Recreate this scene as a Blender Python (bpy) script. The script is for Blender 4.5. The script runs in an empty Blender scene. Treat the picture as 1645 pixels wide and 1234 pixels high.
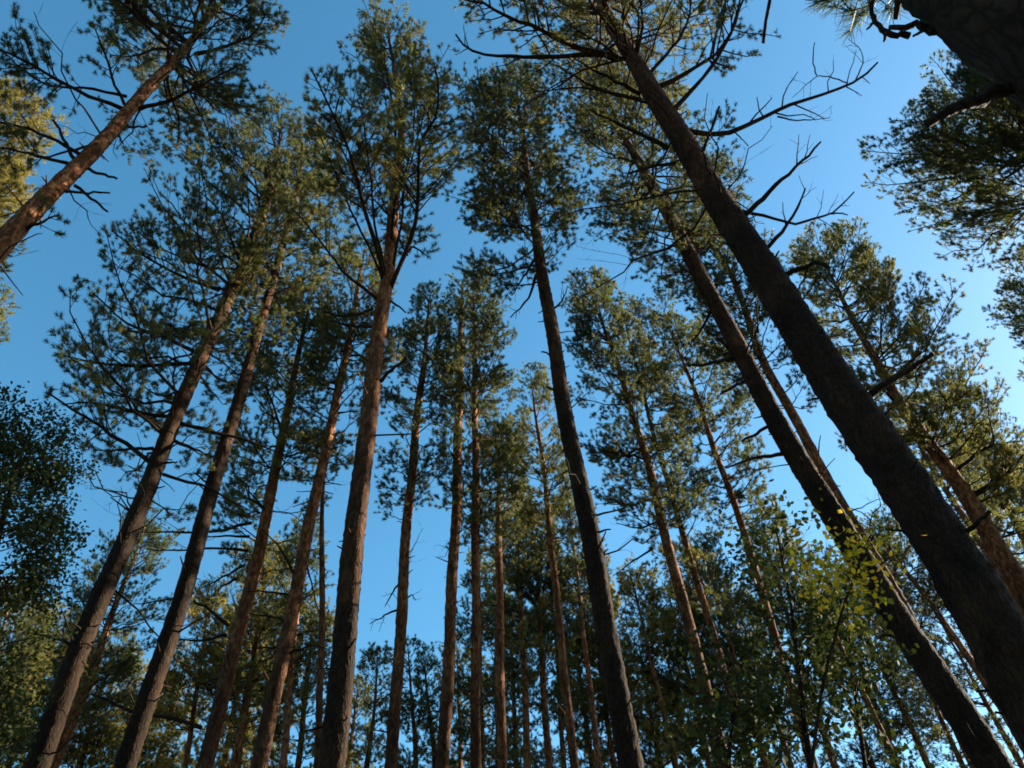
import bpy, math
import numpy as np
from mathutils import Matrix, Vector

# ---------------------------------------------------------------- camera, sky, sun, exposure
scene = bpy.context.scene
C = scene.collection
cam_data = bpy.data.cameras.new("camera")
cam = bpy.data.objects.new("camera", cam_data)
C.objects.link(cam)
scene.camera = cam
cam_data.sensor_width = 36.0
cam_data.lens = 1291.0 / 1645.0 * 36.0
cam_data.clip_start = 0.05
cam_data.clip_end = 3000.0
PITCH, ROLL = math.radians(49.5), math.atan2(47, 1100)
r0 = Vector((1, 0, 0)); u0 = Vector((0, -math.sin(PITCH), math.cos(PITCH))); fw = Vector((0, math.cos(PITCH), math.sin(PITCH)))
rt = r0 * math.cos(ROLL) - u0 * math.sin(ROLL)
up = u0 * math.cos(ROLL) + r0 * math.sin(ROLL)
m = Matrix((rt, up, -fw)).transposed().to_4x4()
m.translation = Vector((0, 0, 1.6))
cam.matrix_world = m

SUN_AZ, SUN_EL = math.radians(68), math.radians(26)      # azimuth clockwise from the view direction (+Y)
w = bpy.data.worlds.new("World"); scene.world = w; w.use_nodes = True
nt = w.node_tree
bg = nt.nodes["Background"]
sky = nt.nodes.new("ShaderNodeTexSky"); sky.sky_type = 'NISHITA'; sky.sun_disc = False
sky.sun_elevation = SUN_EL; sky.sun_rotation = SUN_AZ
sky.air_density = 1.0; sky.dust_density = 0.55; sky.ozone_density = 3.0
hsv = nt.nodes.new("ShaderNodeHueSaturation"); hsv.inputs['Saturation'].default_value = 1.20; hsv.inputs['Hue'].default_value = 0.48
nt.links.new(sky.outputs[0], hsv.inputs['Color'])
nt.links.new(hsv.outputs[0], bg.inputs[0])
bg.inputs[1].default_value = 0.057
sd = bpy.data.lights.new("sun", 'SUN'); sd.energy = 5.0; sd.angle = math.radians(0.5); sd.color = (1.0, 0.86, 0.66)
sun = bpy.data.objects.new("sun", sd); C.objects.link(sun)
sdir = Vector((math.sin(SUN_AZ) * math.cos(SUN_EL), math.cos(SUN_AZ) * math.cos(SUN_EL), math.sin(SUN_EL)))
sun.rotation_euler = sdir.to_track_quat('Z', 'Y').to_euler()
sun.location = (20, 5, 30)
scene.view_settings.view_transform = 'Standard'
scene.view_settings.look = 'None'
scene.view_settings.exposure = 2.36
scene.view_settings.gamma = 1.0
scene.cycles.filter_width = 1.75

# ---------------------------------------------------------------- materials
def mat(name):
    m = bpy.data.materials.new(name); m.use_nodes = True
    n = m.node_tree.nodes; n.clear()
    o = n.new("ShaderNodeOutputMaterial")
    return m, n, m.node_tree.links, o

def ramp(n, stops):
    r = n.new("ShaderNodeValToRGB")
    el = r.color_ramp.elements
    while len(el) < len(stops): el.new(0.5)
    for e, (p, c) in zip(el, stops): e.position = p; e.color = (*c, 1)
    return r

def bark_mat(name, low, high, flake, z0, z1):
    m, n, l, o = mat(name)
    tc = n.new("ShaderNodeTexCoord")
    sep = n.new("ShaderNodeSeparateXYZ"); l.new(tc.outputs['Object'], sep.inputs[0])
    mr = n.new("ShaderNodeMapRange"); mr.inputs[1].default_value = z0; mr.inputs[2].default_value = z1
    l.new(sep.outputs[2], mr.inputs[0])
    nz = n.new("ShaderNodeTexNoise"); nz.inputs['Scale'].default_value = 1.3; nz.inputs['Detail'].default_value = 4
    l.new(tc.outputs['Object'], nz.inputs['Vector'])
    ad = n.new("ShaderNodeMath"); ad.operation = 'MULTIPLY_ADD'; ad.inputs[1].default_value = 1.0
    sb = n.new("ShaderNodeMath"); sb.operation = 'MULTIPLY_ADD'; sb.inputs[1].default_value = 0.9; sb.inputs[2].default_value = -0.45
    l.new(nz.outputs[0], sb.inputs[0]); l.new(mr.outputs[0], ad.inputs[0]); l.new(sb.outputs[0], ad.inputs[2])
    cl = n.new("ShaderNodeClamp"); l.new(ad.outputs[0], cl.inputs[0])
    # plates: stretched voronoi
    mp = n.new("ShaderNodeMapping"); mp.inputs['Scale'].default_value = (1, 1, 0.35); l.new(tc.outputs['Object'], mp.inputs[0])
    nw = n.new("ShaderNodeTexNoise"); nw.inputs['Scale'].default_value = 9; nw.inputs['Detail'].default_value = 3
    l.new(mp.outputs[0], nw.inputs['Vector'])
    mx0 = n.new("ShaderNodeMix"); mx0.data_type = 'RGBA'; mx0.inputs[0].default_value = 0.12
    l.new(mp.outputs[0], mx0.inputs[6]); l.new(nw.outputs[1], mx0.inputs[7])
    vo = n.new("ShaderNodeTexVoronoi"); vo.feature = 'DISTANCE_TO_EDGE'; vo.inputs['Scale'].default_value = 34
    l.new(mx0.outputs[2], vo.inputs['Vector'])
    vc = n.new("ShaderNodeTexVoronoi"); vc.inputs['Scale'].default_value = 34; l.new(mx0.outputs[2], vc.inputs['Vector'])
    lo = ramp(n, [(0.0, tuple(x * 0.4 for x in low)), (0.16, low), (1.0, tuple(x * 1.25 for x in low))]); l.new(vo.outputs['Distance'], lo.inputs[0])
    hs = n.new("ShaderNodeSeparateColor"); l.new(vc.outputs['Color'], hs.inputs[0])
    hi = ramp(n, [(0.0, tuple(x * 0.6 for x in high)), (0.45, high), (1.0, flake)]); l.new(hs.outputs[0], hi.inputs[0])
    mx = n.new("ShaderNodeMix"); mx.data_type = 'RGBA'; l.new(cl.outputs[0], mx.inputs[0]); l.new(lo.outputs[0], mx.inputs[6]); l.new(hi.outputs[0], mx.inputs[7])
    p = n.new("ShaderNodeBsdfPrincipled"); p.inputs['Roughness'].default_value = 0.95; p.inputs['Specular IOR Level'].default_value = 0.08
    np_ = n.new("ShaderNodeTexNoise"); np_.inputs['Scale'].default_value = 5.0; np_.inputs['Detail'].default_value = 6; np_.inputs['Roughness'].default_value = 0.65
    l.new(mp.outputs[0], np_.inputs['Vector'])
    pr_ = ramp(n, [(0.30, (0.45, 0.45, 0.47)), (0.52, (1.0, 1.0, 1.0)), (0.72, (1.7, 1.65, 1.5))]); l.new(np_.outputs[0], pr_.inputs[0])
    pm = n.new("ShaderNodeMix"); pm.data_type = 'RGBA'; pm.blend_type = 'MULTIPLY'; pm.inputs[0].default_value = 1.0
    l.new(mx.outputs[2], pm.inputs[6]); l.new(pr_.outputs[0], pm.inputs[7])
    l.new(pm.outputs[2], p.inputs['Base Color'])
    bp = n.new("ShaderNodeBump"); bp.inputs['Strength'].default_value = 1.0; bp.inputs['Distance'].default_value = 0.014
    l.new(vo.outputs['Distance'], bp.inputs['Height']); l.new(bp.outputs[0], p.inputs['Normal'])
    l.new(p.outputs[0], o.inputs[0])
    return m

def leaf_mat(name, stops, trans, tmul=1.6, rough=0.6):
    m, n, l, o = mat(name)
    at = n.new("ShaderNodeAttribute"); at.attribute_name = "tint"
    r = ramp(n, stops); l.new(at.outputs['Fac'], r.inputs[0])
    d = n.new("ShaderNodeBsdfPrincipled"); d.inputs['Roughness'].default_value = rough; d.inputs['Specular IOR Level'].default_value = 0.18
    l.new(r.outputs[0], d.inputs['Base Color'])
    t = n.new("ShaderNodeBsdfTranslucent")
    g = n.new("ShaderNodeMix"); g.data_type = 'RGBA'; g.blend_type = 'MULTIPLY'; g.inputs[0].default_value = 1.0
    g.inputs[7].default_value = (tmul * 1.1, tmul, tmul * 0.5, 1); l.new(r.outputs[0], g.inputs[6]); l.new(g.outputs[2], t.inputs[0])
    ms = n.new("ShaderNodeMixShader"); ms.inputs[0].default_value = trans
    l.new(d.outputs[0], ms.inputs[1]); l.new(t.outputs[0], ms.inputs[2]); l.new(ms.outputs[0], o.inputs[0])
    return m

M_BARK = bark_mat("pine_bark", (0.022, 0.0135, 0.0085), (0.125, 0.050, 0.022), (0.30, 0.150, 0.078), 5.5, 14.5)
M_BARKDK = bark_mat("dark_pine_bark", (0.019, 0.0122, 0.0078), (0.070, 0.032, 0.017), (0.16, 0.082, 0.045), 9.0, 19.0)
M_LIMB = bark_mat("branch_bark", (0.020, 0.014, 0.010), (0.055, 0.028, 0.016), (0.08, 0.045, 0.028), 12.0, 22.0)
M_DEAD = bark_mat("dead_wood", (0.020, 0.015, 0.012), (0.022, 0.017, 0.013), (0.030, 0.023, 0.018), 5.0, 20.0)
M_NEEDLE = leaf_mat("pine_needles", [(0.0, (0.026, 0.038, 0.021)), (0.5, (0.072, 0.088, 0.035)), (0.85, (0.130, 0.128, 0.044)), (1.0, (0.20, 0.145, 0.055))], 0.36, 1.7, 0.55)
M_NEEDLE_Y = leaf_mat("sunlit_tint_pine_needles", [(0.0, (0.045, 0.058, 0.022)), (0.5, (0.130, 0.130, 0.042)), (1.0, (0.26, 0.21, 0.065))], 0.36, 1.7, 0.55)  # brighter, yellower needles: sunlight on the crowns put into their colour
M_LEAF = leaf_mat("birch_leaves", [(0.0, (0.011, 0.018, 0.007)), (0.6, (0.024, 0.036, 0.011)), (0.92, (0.040, 0.052, 0.013)), (0.955, (0.14, 0.12, 0.015)), (1.0, (0.30, 0.22, 0.02))], 0.14, 1.6, 0.9)
M_LEAF_Y = leaf_mat("autumn_leaves", [(0.0, (0.03, 0.045, 0.010)), (0.30, (0.14, 0.15, 0.015)), (0.55, (0.42, 0.34, 0.022)), (1.0, (0.46, 0.25, 0.02))], 0.5)

def ground_mat():
    m, n, l, o = mat("forest_floor")
    tc = n.new("ShaderNodeTexCoord")
    a = n.new("ShaderNodeTexNoise"); a.inputs['Scale'].default_value = 0.6; a.inputs['Detail'].default_value = 9; a.inputs['Roughness'].default_value = 0.7
    l.new(tc.outputs['Object'], a.inputs['Vector'])
    r = ramp(n, [(0.3, (0.030, 0.022, 0.014)), (0.48, (0.050, 0.038, 0.022)), (0.56, (0.035, 0.050, 0.018)), (0.75, (0.060, 0.080, 0.028))])
    l.new(a.outputs[0], r.inputs[0])
    p = n.new("ShaderNodeBsdfPrincipled"); p.inputs['Roughness'].default_value = 0.95; l.new(r.outputs[0], p.inputs['Base Color'])
    b = n.new("ShaderNodeBump"); b.inputs['Distance'].default_value = 0.06; l.new(a.outputs[0], b.inputs['Height']); l.new(b.outputs[0], p.inputs['Normal'])
    l.new(p.outputs[0], o.inputs[0]); return m
M_GROUND = ground_mat()

# ---------------------------------------------------------------- mesh helpers
def make_mesh(name, V, loops, counts, mats, smooth=False, midx=None, tint=None):
    me = bpy.data.meshes.new(name)
    V = np.asarray(V, np.float32); loops = np.asarray(loops, np.int32); counts = np.asarray(counts, np.int32)
    me.vertices.add(len(V)); me.vertices.foreach_set("co", V.ravel())
    me.loops.add(len(loops)); me.loops.foreach_set("vertex_index", loops)
    me.polygons.add(len(counts))
    st = np.zeros(len(counts), np.int32); st[1:] = np.cumsum(counts)[:-1]
    me.polygons.foreach_set("loop_start", st)
    if midx is not None: me.polygons.foreach_set("material_index", np.asarray(midx, np.int32))
    me.polygons.foreach_set("use_smooth", np.full(len(counts), bool(smooth)) if np.isscalar(smooth) else smooth)
    for mt in mats: me.materials.append(mt)
    if tint is not None:
        at = me.attributes.new("tint", 'FLOAT', 'POINT'); at.data.foreach_set("value", np.asarray(tint, np.float32))
    me.update(calc_edges=True)
    return me

def link(name, me, parent=None):
    o = bpy.data.objects.new(name, me); C.objects.link(o)
    if parent is not None: o.parent = parent
    return o

def unit(v): return v / np.maximum(np.linalg.norm(v, axis=-1, keepdims=True), 1e-9)

def tubes(P, R, S):
    """P (N,K,3) polylines, R (N,K) radii, S sides -> verts, quads (+ end caps as fans collapsed into last ring)"""
    N, K, _ = P.shape
    T = unit(np.gradient(P, axis=1))
    ref = np.where(np.abs(T[..., 2:3]) > 0.9, np.array([1.0, 0, 0]), np.array([0, 0, 1.0]))
    ref = np.broadcast_to(ref[:, :1], T.shape)
    A = unit(np.cross(T, ref)); B = np.cross(T, A)
    th = np.arange(S) / S * 2 * np.pi
    V = P[:, :, None] + R[:, :, None, None] * (A[:, :, None] * np.cos(th)[None, None, :, None] + B[:, :, None] * np.sin(th)[None, None, :, None])
    idx = np.arange(N * K * S).reshape(N, K, S)
    a = idx[:, :-1]; b = idx[:, 1:]
    q = np.stack([a, b, np.roll(b, -1, 2), np.roll(a, -1, 2)], -1).reshape(-1, 4)
    return V.reshape(-1, 3), q

class MB:
    def __init__(s): s.V = []; s.L = []; s.Cn = []; s.M = []; s.T = []; s.n = 0
    def add(s, V, F, mi=0, tint=0.5):
        F = np.asarray(F)
        s.V.append(V); s.L.append((F + s.n).ravel()); s.Cn.append(np.full(len(F), F.shape[1])); s.M.append(np.full(len(F), mi))
        s.T.append(np.full(len(V), tint) if np.isscalar(tint) else tint); s.n += len(V)
    def build(s, name, mats, parent=None, smooth=False):
        if not s.V: return None
        M = np.concatenate(s.M)
        me = make_mesh(name, np.concatenate(s.V), np.concatenate(s.L), np.concatenate(s.Cn), mats, smooth, M, np.concatenate(s.T))
        return link(name, me, parent)

def needles(rng, P, D, n=16, ln=0.058, wd=0.0065, spread=0.085):
    """needle tufts: shoot tips P, shoot directions D"""
    N = len(P)
    ref = unit(rng.normal(size=(N, 3)))
    A = unit(np.cross(D, ref)); B = np.cross(D, A)
    ph = rng.uniform(0, 2 * np.pi, (N, n)); an = np.radians(rng.uniform(18, 75, (N, n)))
    rad = A[:, None] * np.cos(ph)[..., None] + B[:, None] * np.sin(ph)[..., None]
    d = D[:, None] * np.cos(an)[..., None] + rad * np.sin(an)[..., None]
    o = P[:, None] - D[:, None] * (rng.uniform(0, 1, (N, n, 1)) * spread)
    L = ln * rng.uniform(0.75, 1.2, (N, n, 1))
    side = unit(np.cross(d, unit(rng.normal(size=(N, n, 3))))) * (wd * 0.5)
    V = np.stack([o - side, o + side, o + d * L + side * 0.35, o + d * L - side * 0.35], 2).reshape(-1, 3)
    F = np.arange(N * n * 4).reshape(-1, 4)
    return V, F

def leaves(rng, P, n, ln, rad, tn):
    N = len(P)
    o = P[:, None] + rng.normal(size=(N, n, 3)) * rad
    d = unit(rng.normal(size=(N, n, 3)) + np.array([0, 0, -0.5]))
    s = unit(np.cross(d, rng.normal(size=(N, n, 3)) + np.array([0, 0, 1.2])))
    nn = np.cross(d, s)
    L = ln * rng.uniform(0.6, 1.2, (N, n, 1)); W = L * 0.36
    V = np.stack([o, o + d * L * 0.32 + s * W - nn * L * 0.06, o + d * L * 0.7 + s * W * 0.7 - nn * L * 0.08, o + d * L - nn * L * 0.1,
                  o + d * L * 0.7 - s * W * 0.7 - nn * L * 0.02, o + d * L * 0.32 - s * W - nn * L * 0.0], 2).reshape(-1, 3)
    F = np.arange(N * n * 6).reshape(-1, 6)
    t = np.repeat((tn[:, None] * 0.5 + rng.uniform(0, 1, (N, n)) * 0.5).ravel(), 6)
    return V, F, t

def resample(pts, K):
    pts = np.asarray(pts, float)
    d = np.r_[0, np.cumsum(np.linalg.norm(np.diff(pts[:, :3], axis=0), axis=1))]
    # smooth catmull-like: dense linear then box filter
    s = np.linspace(0, d[-1], K * 6)
    D = np.stack([np.interp(s, d, pts[:, i]) for i in range(pts.shape[1])], 1)
    w = max(1, int(K * 6 / (len(pts) - 1) * 0.6)) | 1
    if w > 1:
        h = w // 2
        E = np.concatenate([2 * D[:1] - D[1:h + 1][::-1], D, 2 * D[-1:] - D[-h - 1:-1][::-1]])
        D = np.stack([np.convolve(E[:, i], np.ones(w) / w, 'valid') for i in range(D.shape[1])], 1)
    t = np.linspace(0, len(D) - 1, K)
    return np.stack([np.interp(t, np.arange(len(D)), D[:, i]) for i in range(D.shape[1])], 1)

def tag(o, label, cat, group=None, kind=None):
    if label: o['label'] = label
    if cat: o['category'] = cat
    if group: o['group'] = group
    if kind: o['kind'] = kind

# ---------------------------------------------------------------- ground
def ground():
    rng = np.random.default_rng(5)
    g = np.r_[-900, -400, -180, np.linspace(-70, 70, 141), 180, 400, 900].astype(float)
    n = len(g); X, Y = np.meshgrid(g, g + 10, indexing='ij')
    Z = 0.10 * np.sin(X * 0.7 + 1.3 * np.sin(Y * 0.31)) * np.cos(Y * 0.53) + rng.normal(size=X.shape) * 0.02
    Z -= 0.12
    V = np.stack([X, Y, Z], -1).reshape(-1, 3)
    i = np.arange(n * n).reshape(n, n)
    F = np.stack([i[:-1, :-1], i[1:, :-1], i[1:, 1:], i[:-1, 1:]], -1).reshape(-1, 4)
    me = make_mesh("forest_floor", V, F.ravel(), np.full(len(F), 4), [M_GROUND], True)
    o = link("forest_floor", me); tag(o, "dark mossy forest floor under the pines", None, None, "structure")
ground()

# ---------------------------------------------------------------- pine builder
def trunk_points(pts):
    """pts (x,y,z,r) low->high in the tree's own frame; extend to the ground, make the taper monotone"""
    a = np.array(pts, float)
    r = a[:, 3].copy()
    r[:-1] = np.convolve(np.r_[r[0], r, r[-1]], [0.25, 0.5, 0.25], 'valid')[:-1] if len(r) > 3 else r[:-1]
    for i in range(len(r) - 2, -1, -1): r[i] = max(r[i], r[i + 1] * 1.02)
    a[:, 3] = r * 0.86; r = a[:, 3]; a[-1, 3] = min(a[-1, 3], 0.018)
    z0 = a[0, 2]; rb = r[0] * (1 + 0.022 * z0)
    low = [(a[0, 0], a[0, 1], -0.25, rb * 1.45), (a[0, 0], a[0, 1], 0.12, rb * 1.22), (a[0, 0], a[0, 1], 0.6, rb * 1.04)]
    if z0 > 3: low.append((a[0, 0], a[0, 1], z0 * 0.6, r[0] * 1.0 + (rb - r[0]) * 0.4))
    return np.concatenate([np.array(low), a])

def trunk_mesh(rng, tp, sides, nstub, name, material, parent, bump=1.0):
    H = tp[-1, 2]
    K = int(H / (0.045 if sides > 30 else 0.09))
    Q = resample(tp, K)
    z = Q[:, 2]
    Q[:, 0] += 0.012 * np.sin(z * 1.7 + rng.uniform(0, 6)) * bump; Q[:, 1] += 0.012 * np.sin(z * 1.3 + rng.uniform(0, 6)) * bump
    R = Q[:, 3] * (1 + 0.012 * np.sin(z * 3 + rng.uniform(0, 6)) + rng.normal(size=K) * 0.02)
    # whorl swellings
    wz = np.arange(3, H, 0.45) + rng.uniform(-.1, .1, len(np.arange(3, H, 0.45)))
    R *= 1 + 0.03 * np.exp(-((z[:, None] - wz[None]) / 0.09) ** 2).sum(1)
    V, F = tubes(Q[None, :, :3], R[None], sides)
    # lumpy cross-section
    V = V.reshape(K, sides, 3)
    c = Q[:, None, :3]
    lump = 1 + (0.028 if sides > 30 else 0.045) * rng.normal(size=(K, sides)) + 0.05 * np.sin(np.arange(sides)[None] * 2 * np.pi / sides * 3 + z[:, None] * 0.4)
    V = (c + (V - c) * lump[..., None]).reshape(-1, 3)
    b = MB(); b.add(V, F)
    # short broken snags
    if nstub:
        zz = rng.uniform(2.5, H * 0.62, nstub); az = rng.uniform(0, 2 * np.pi, nstub)
        L = rng.uniform(0.03, 0.14, nstub) ** 1.0 + (rng.uniform(0, 1, nstub) > 0.8) * rng.uniform(0.1, 0.35, nstub)
        base = np.stack([np.interp(zz, z, Q[:, i]) for i in range(3)], 1); rr = np.interp(zz, z, R)
        dr = unit(np.stack([np.cos(az), np.sin(az), rng.uniform(-0.1, 0.6, nstub)], 1))
        t = np.linspace(0, 1, 4)[None, :, None]
        P = base[:, None] + dr[:, None] * (rr[:, None, None] * 0.7 + t * (L[:, None, None] + rr[:, None, None] * 0.3)) + rng.normal(size=(nstub, 4, 3)) * 0.004
        V2, F2 = tubes(P, np.broadcast_to(np.linspace(0.015, 0.007, 4), (nstub, 4)) * rng.uniform(0.6, 1.2, (nstub, 1)), 5)
        b.add(V2, F2)
    o = b.build(name, [material], parent, True)
    return Q, R

def grow(rng, prim, L, r0, dens, s0=0.25, bare=False, up=0.45, n3sp=0.085, twig=1.0):
    """prim (N,K,3). returns secondary polylines, radii, owner, tuft positions, dirs"""
    sec = []; own = []; rad = []; lens = []
    N, K, _ = prim.shape
    T = unit(np.gradient(prim, axis=1))
    for i in range(N):
        n2 = max(3, int(L[i] / (0.13 if bare else 0.072) * dens * (1 - s0)))
        s = np.sort(rng.uniform(s0, 0.98, n2))
        f = s * (K - 1); k = np.minimum(f.astype(int), K - 2); fr = (f - k)[:, None]
        o = prim[i, k] * (1 - fr) + prim[i, k + 1] * fr
        t = unit(T[i, k] * (1 - fr) + T[i, k + 1] * fr)
        sd = unit(np.cross(t, np.array([0, 0, 1.0]) + rng.normal(size=3) * 0.15))
        sg = np.where(np.arange(n2) % 2 == 0, 1.0, -1.0)[:, None]
        a = np.radians(rng.uniform(30, 62, (n2, 1)))
        d = unit(t * np.cos(a) + sd * sg * np.sin(a) + np.array([0, 0, 1.0]) * rng.normal(up * 0.5, 0.28, (n2, 1)))
        l = (np.minimum((1 - s) * L[i] * 0.55, 0.75) + 0.12) * rng.uniform(0.6, 1.25, n2) * twig
        l *= np.clip((s - s0) / 0.15 + 0.5, 0.5, 1)
        uu = np.linspace(0, 1, 4)[None, :, None]
        p = o[:, None] + d[:, None] * uu * l[:, None, None]
        p[..., 2] += (uu[..., 0] ** 2) * l[:, None] * up * (0.4 if not bare else 0.1)
        p += rng.normal(size=p.shape) * 0.03 * l[:, None, None] * (uu > 0)
        sec.append(p); lens.append(l); own.append(np.full(n2, i))
        rr = np.maximum(0.0028, 0.35 * r0[i] * (1 - s * 0.6))
        rad.append(rr[:, None] * np.linspace(1, 0.45, 4)[None])
    sec = np.concatenate(sec); own = np.concatenate(own); rad = np.concatenate(rad); lens = np.concatenate(lens)
    TP = []; TD = []; ter = []; tow = []
    ST = unit(sec[:, -1] - sec[:, -2])
    n3 = np.maximum(1, (lens / n3sp * (1.0 if not bare else 0.5)).astype(int))
    rep = np.repeat(np.arange(len(sec)), n3); M = len(rep)
    s = rng.uniform(0.3, 1.0, M); f = s * 3; k = np.minimum(f.astype(int), 2); fr = (f - k)[:, None]
    o = sec[rep, k] * (1 - fr) + sec[rep, k + 1] * fr
    d = unit(ST[rep] + rng.normal(size=(M, 3)) * 0.62 + np.array([0, 0, 0.25]))
    l = rng.uniform(0.05, 0.17, M)
    tip = o + d * l[:, None]
    ter = np.stack([o, tip], 1)
    if not bare:
        TP = np.concatenate([tip, sec[:, -1], prim[:, -1]]); TD = np.concatenate([d, ST, T[:, -1]])
    return sec, rad, own, ter, own[rep], TP, TD

CR = {}
def pine(key, label, base, pts, crown, limbs, group, detail=2, seed=0, cat="pine tree", nmat=None, bark=None, stubs=48, deads=7, upness=None, cname="pine_tree"):
    rng = np.random.default_rng(seed)
    hue = {'L': -0.16, 'H': -0.12, 'J': -0.14, 'K': -0.1, 'ZT': -0.18, 'R': -0.2, 'Q': -0.12, 'I': -0.12, 'B': -0.1, 'A': -0.08, 'G': 0.12, 'C': 0.08, 'E': 0.1, 'T': 0.1, 'r': 0.2, 'O': 0.0}.get(key, ((seed * 37) % 11 - 5) * 0.035)
    root = bpy.data.objects.new(cname, None); C.objects.link(root); root.location = (base[0], base[1], 0)
    tag(root, label, cat, group)
    bark = bark or M_BARK; nmat = nmat or M_NEEDLE
    tp = trunk_points(pts)
    Q, R = trunk_mesh(rng, tp, (44 if key in 'SYQGLBACDE' else 22) if detail == 2 else 12, stubs if detail == 2 else 8, "trunk", bark, root, 1.0)
    z = Q[:, 2]; H = z[-1]
    zb, rL, rR, nb, dens = crown
    at = lambda h: np.stack([np.interp(h, z, Q[:, i]) for i in range(3)], -1)
    # ---- live branches
    K = 8
    zz = np.sort(zb + (H - zb) * (rng.uniform(0, 1, nb) ** 0.9)); zz[-1] = H - 0.15
    zz = zb + np.round((zz - zb) / 0.36) * 0.36 + rng.normal(size=nb) * 0.05      # whorls
    zz = np.clip(zz, zb - 0.3, H - 0.1)
    t = np.clip((zz - zb) / (H - zb), 0, 1)
    az = rng.uniform(0, 2 * np.pi, nb) + np.arange(nb) * 2.4
    side = np.cos(az)
    rm = np.where(side < 0, rL, rR) * np.abs(side) + 0.5 * (rL + rR) * (1 - np.abs(side))
    prof = np.interp(t, [0, 0.15, 0.4, 0.7, 0.9, 1.0], [0.55, 0.85, 1.0, 0.74, 0.42, 0.22])
    L = rm * prof * rng.uniform(0.55, 1.12, nb) + 0.18
    e0 = np.radians(np.interp(t, [0, 0.4, 1], [38, 50, 68] if key == 'G' else [6, 28, 62]) + rng.normal(size=nb) * 9)
    o = at(zz)
    dh = np.stack([np.cos(az), np.sin(az), np.zeros(nb)], 1)
    u = np.linspace(0, 1, K)
    horiz = u[None] * L[:, None]
    rise = np.tan(e0)[:, None] * horiz * (0.55 + 0.0 * u[None]) + (u[None] ** 2.2) * L[:, None] * (0.28 + 0.2 * t[:, None])
    rise *= np.minimum(1, (H + 0.25 - zz) / np.maximum(rise[:, -1], 1e-3))[:, None]
    bend = rng.normal(size=(nb, 1)) * 0.18
    perp = np.stack([-np.sin(az), np.cos(az), np.zeros(nb)], 1)
    prim = o[:, None] + dh[:, None] * horiz[..., None] + np.array([0, 0, 1.0]) * rise[..., None] + perp[:, None] * ((u[None] ** 2) * L[:, None] * bend)[..., None]
    jit = rng.normal(size=prim.shape) * 0.035 * L[:, None, None]; jit[:, 0] = 0; prim += jit * 0.6
    arc = np.linalg.norm(np.diff(prim, axis=1), axis=2).sum(1)
    r0 = np.clip(0.007 + 0.0075 * arc, 0.007, np.interp(zz, z, R) * 0.55 + 0.004)
    pr = r0[:, None] * np.linspace(1, 0.22, K)[None]
        # ---- hand-placed limbs
    for ty, w, P in limbs:
        P = resample(np.array(P), 14 if len(P) > 4 else 9)
        P[1:-1] += rng.normal(size=P[1:-1].shape) * min(0.008, 0.3 * w)
        a = np.linalg.norm(np.diff(P, axis=0), axis=1).sum()
        kk = len(P)
        rr = w * 0.82 * np.linspace(1, 0.32 if ty != 'dead' else 0.6, kk) * (1 + rng.normal(size=kk) * 0.05)
        b = MB(); V, F = tubes(P[None], rr[None], 8 if detail == 2 else 5); b.add(V, F)
        tipc = np.arange(8) + (kk - 1) * 8; b.add(V[(kk - 1) * 8:], np.arange(8)[None])
        if ty != 'dead':
            g = grow(rng, P[None], np.array([a]), np.array([w]), 0.9 if ty == 'live' else 0.45, 0.3, ty != 'live', 0.35, 0.085, 0.45 if key == 'Y' else 1.0)
            V, F = tubes(g[0], g[1], 4); b.add(V, F)
            V, F = tubes(g[3], np.broadcast_to(np.array([0.0028, 0.0016]), (len(g[3]), 2)), 3); b.add(V, F)
            if ty == 'live': CR.setdefault(key, []).append((g[5], g[6]))
        b.build("branch" if ty == 'live' else "dead_branch", [M_LIMB if ty == 'live' else M_DEAD], root, True)
    # ---- dead side branches under the crown
    if deads:
        nd = deads
        dz = rng.uniform(max(zb * 0.55, 3.0), zb + 0.4, nd); da = rng.uniform(0, 2 * np.pi, nd)
        dl = rng.uniform(0.25, 1.0, nd) * (0.5 * (rL + rR)) * 0.9 + 0.15
        el = np.radians(rng.uniform(-12, 22, nd))
        oo = at(dz); uu = np.linspace(0, 1, 7)
        dd = np.stack([np.cos(da) * np.cos(el), np.sin(da) * np.cos(el), np.sin(el)], 1)
        P = oo[:, None] + dd[:, None] * uu[None, :, None] * dl[:, None, None]
        P[..., 2] += (uu[None] ** 2) * dl[:, None] * rng.uniform(-0.15, 0.3, (nd, 1))
        j = rng.normal(size=P.shape) * 0.03 * dl[:, None, None]; j[:, 0] = 0; P += j
        w0 = 0.006 + 0.006 * dl
        g = grow(rng, P, dl, w0, 0.4, 0.3, True, 0.1)
        for i in range(nd):
            b = MB(); V, F = tubes(P[i:i + 1], (w0[i] * np.linspace(1, 0.3, 7))[None], 6); b.add(V, F)
            s = g[2] == i; V, F = tubes(g[0][s], g[1][s] * 0.8, 3); b.add(V, F)
            if detail == 2:
                s = g[4] == i
                if s.any(): V, F = tubes(g[3][s], np.broadcast_to(np.array([0.0022, 0.0012]), (s.sum(), 2)), 3); b.add(V, F)
            if detail == 2: b.build("dead_branch", [M_DEAD], root, True)
            else: CR.setdefault((key, 'd'), []).append(b)
    # ---- crown
    g = grow(rng, prim, arc, r0, dens, 0.25, False, 0.45 if upness is None else upness, 0.09 if detail == 2 else 0.12)
    cb = MB()
    if detail == 2:
        for i in range(nb):
            b = MB(); V, F = tubes(prim[i:i + 1], pr[i:i + 1], 7); b.add(V, F)
            s = g[2] == i; V, F = tubes(g[0][s], g[1][s], 4); b.add(V, F)
            b.build("branch", [M_LIMB], root, True)
    else:
        V, F = tubes(prim, pr, 5); cb.add(V, F, 1); V, F = tubes(g[0], g[1], 3); cb.add(V, F, 1)
        for b in CR.get((key, 'd'), []): cb.add(np.concatenate(b.V), np.concatenate(b.L).reshape(-1, 4), 1)
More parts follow.
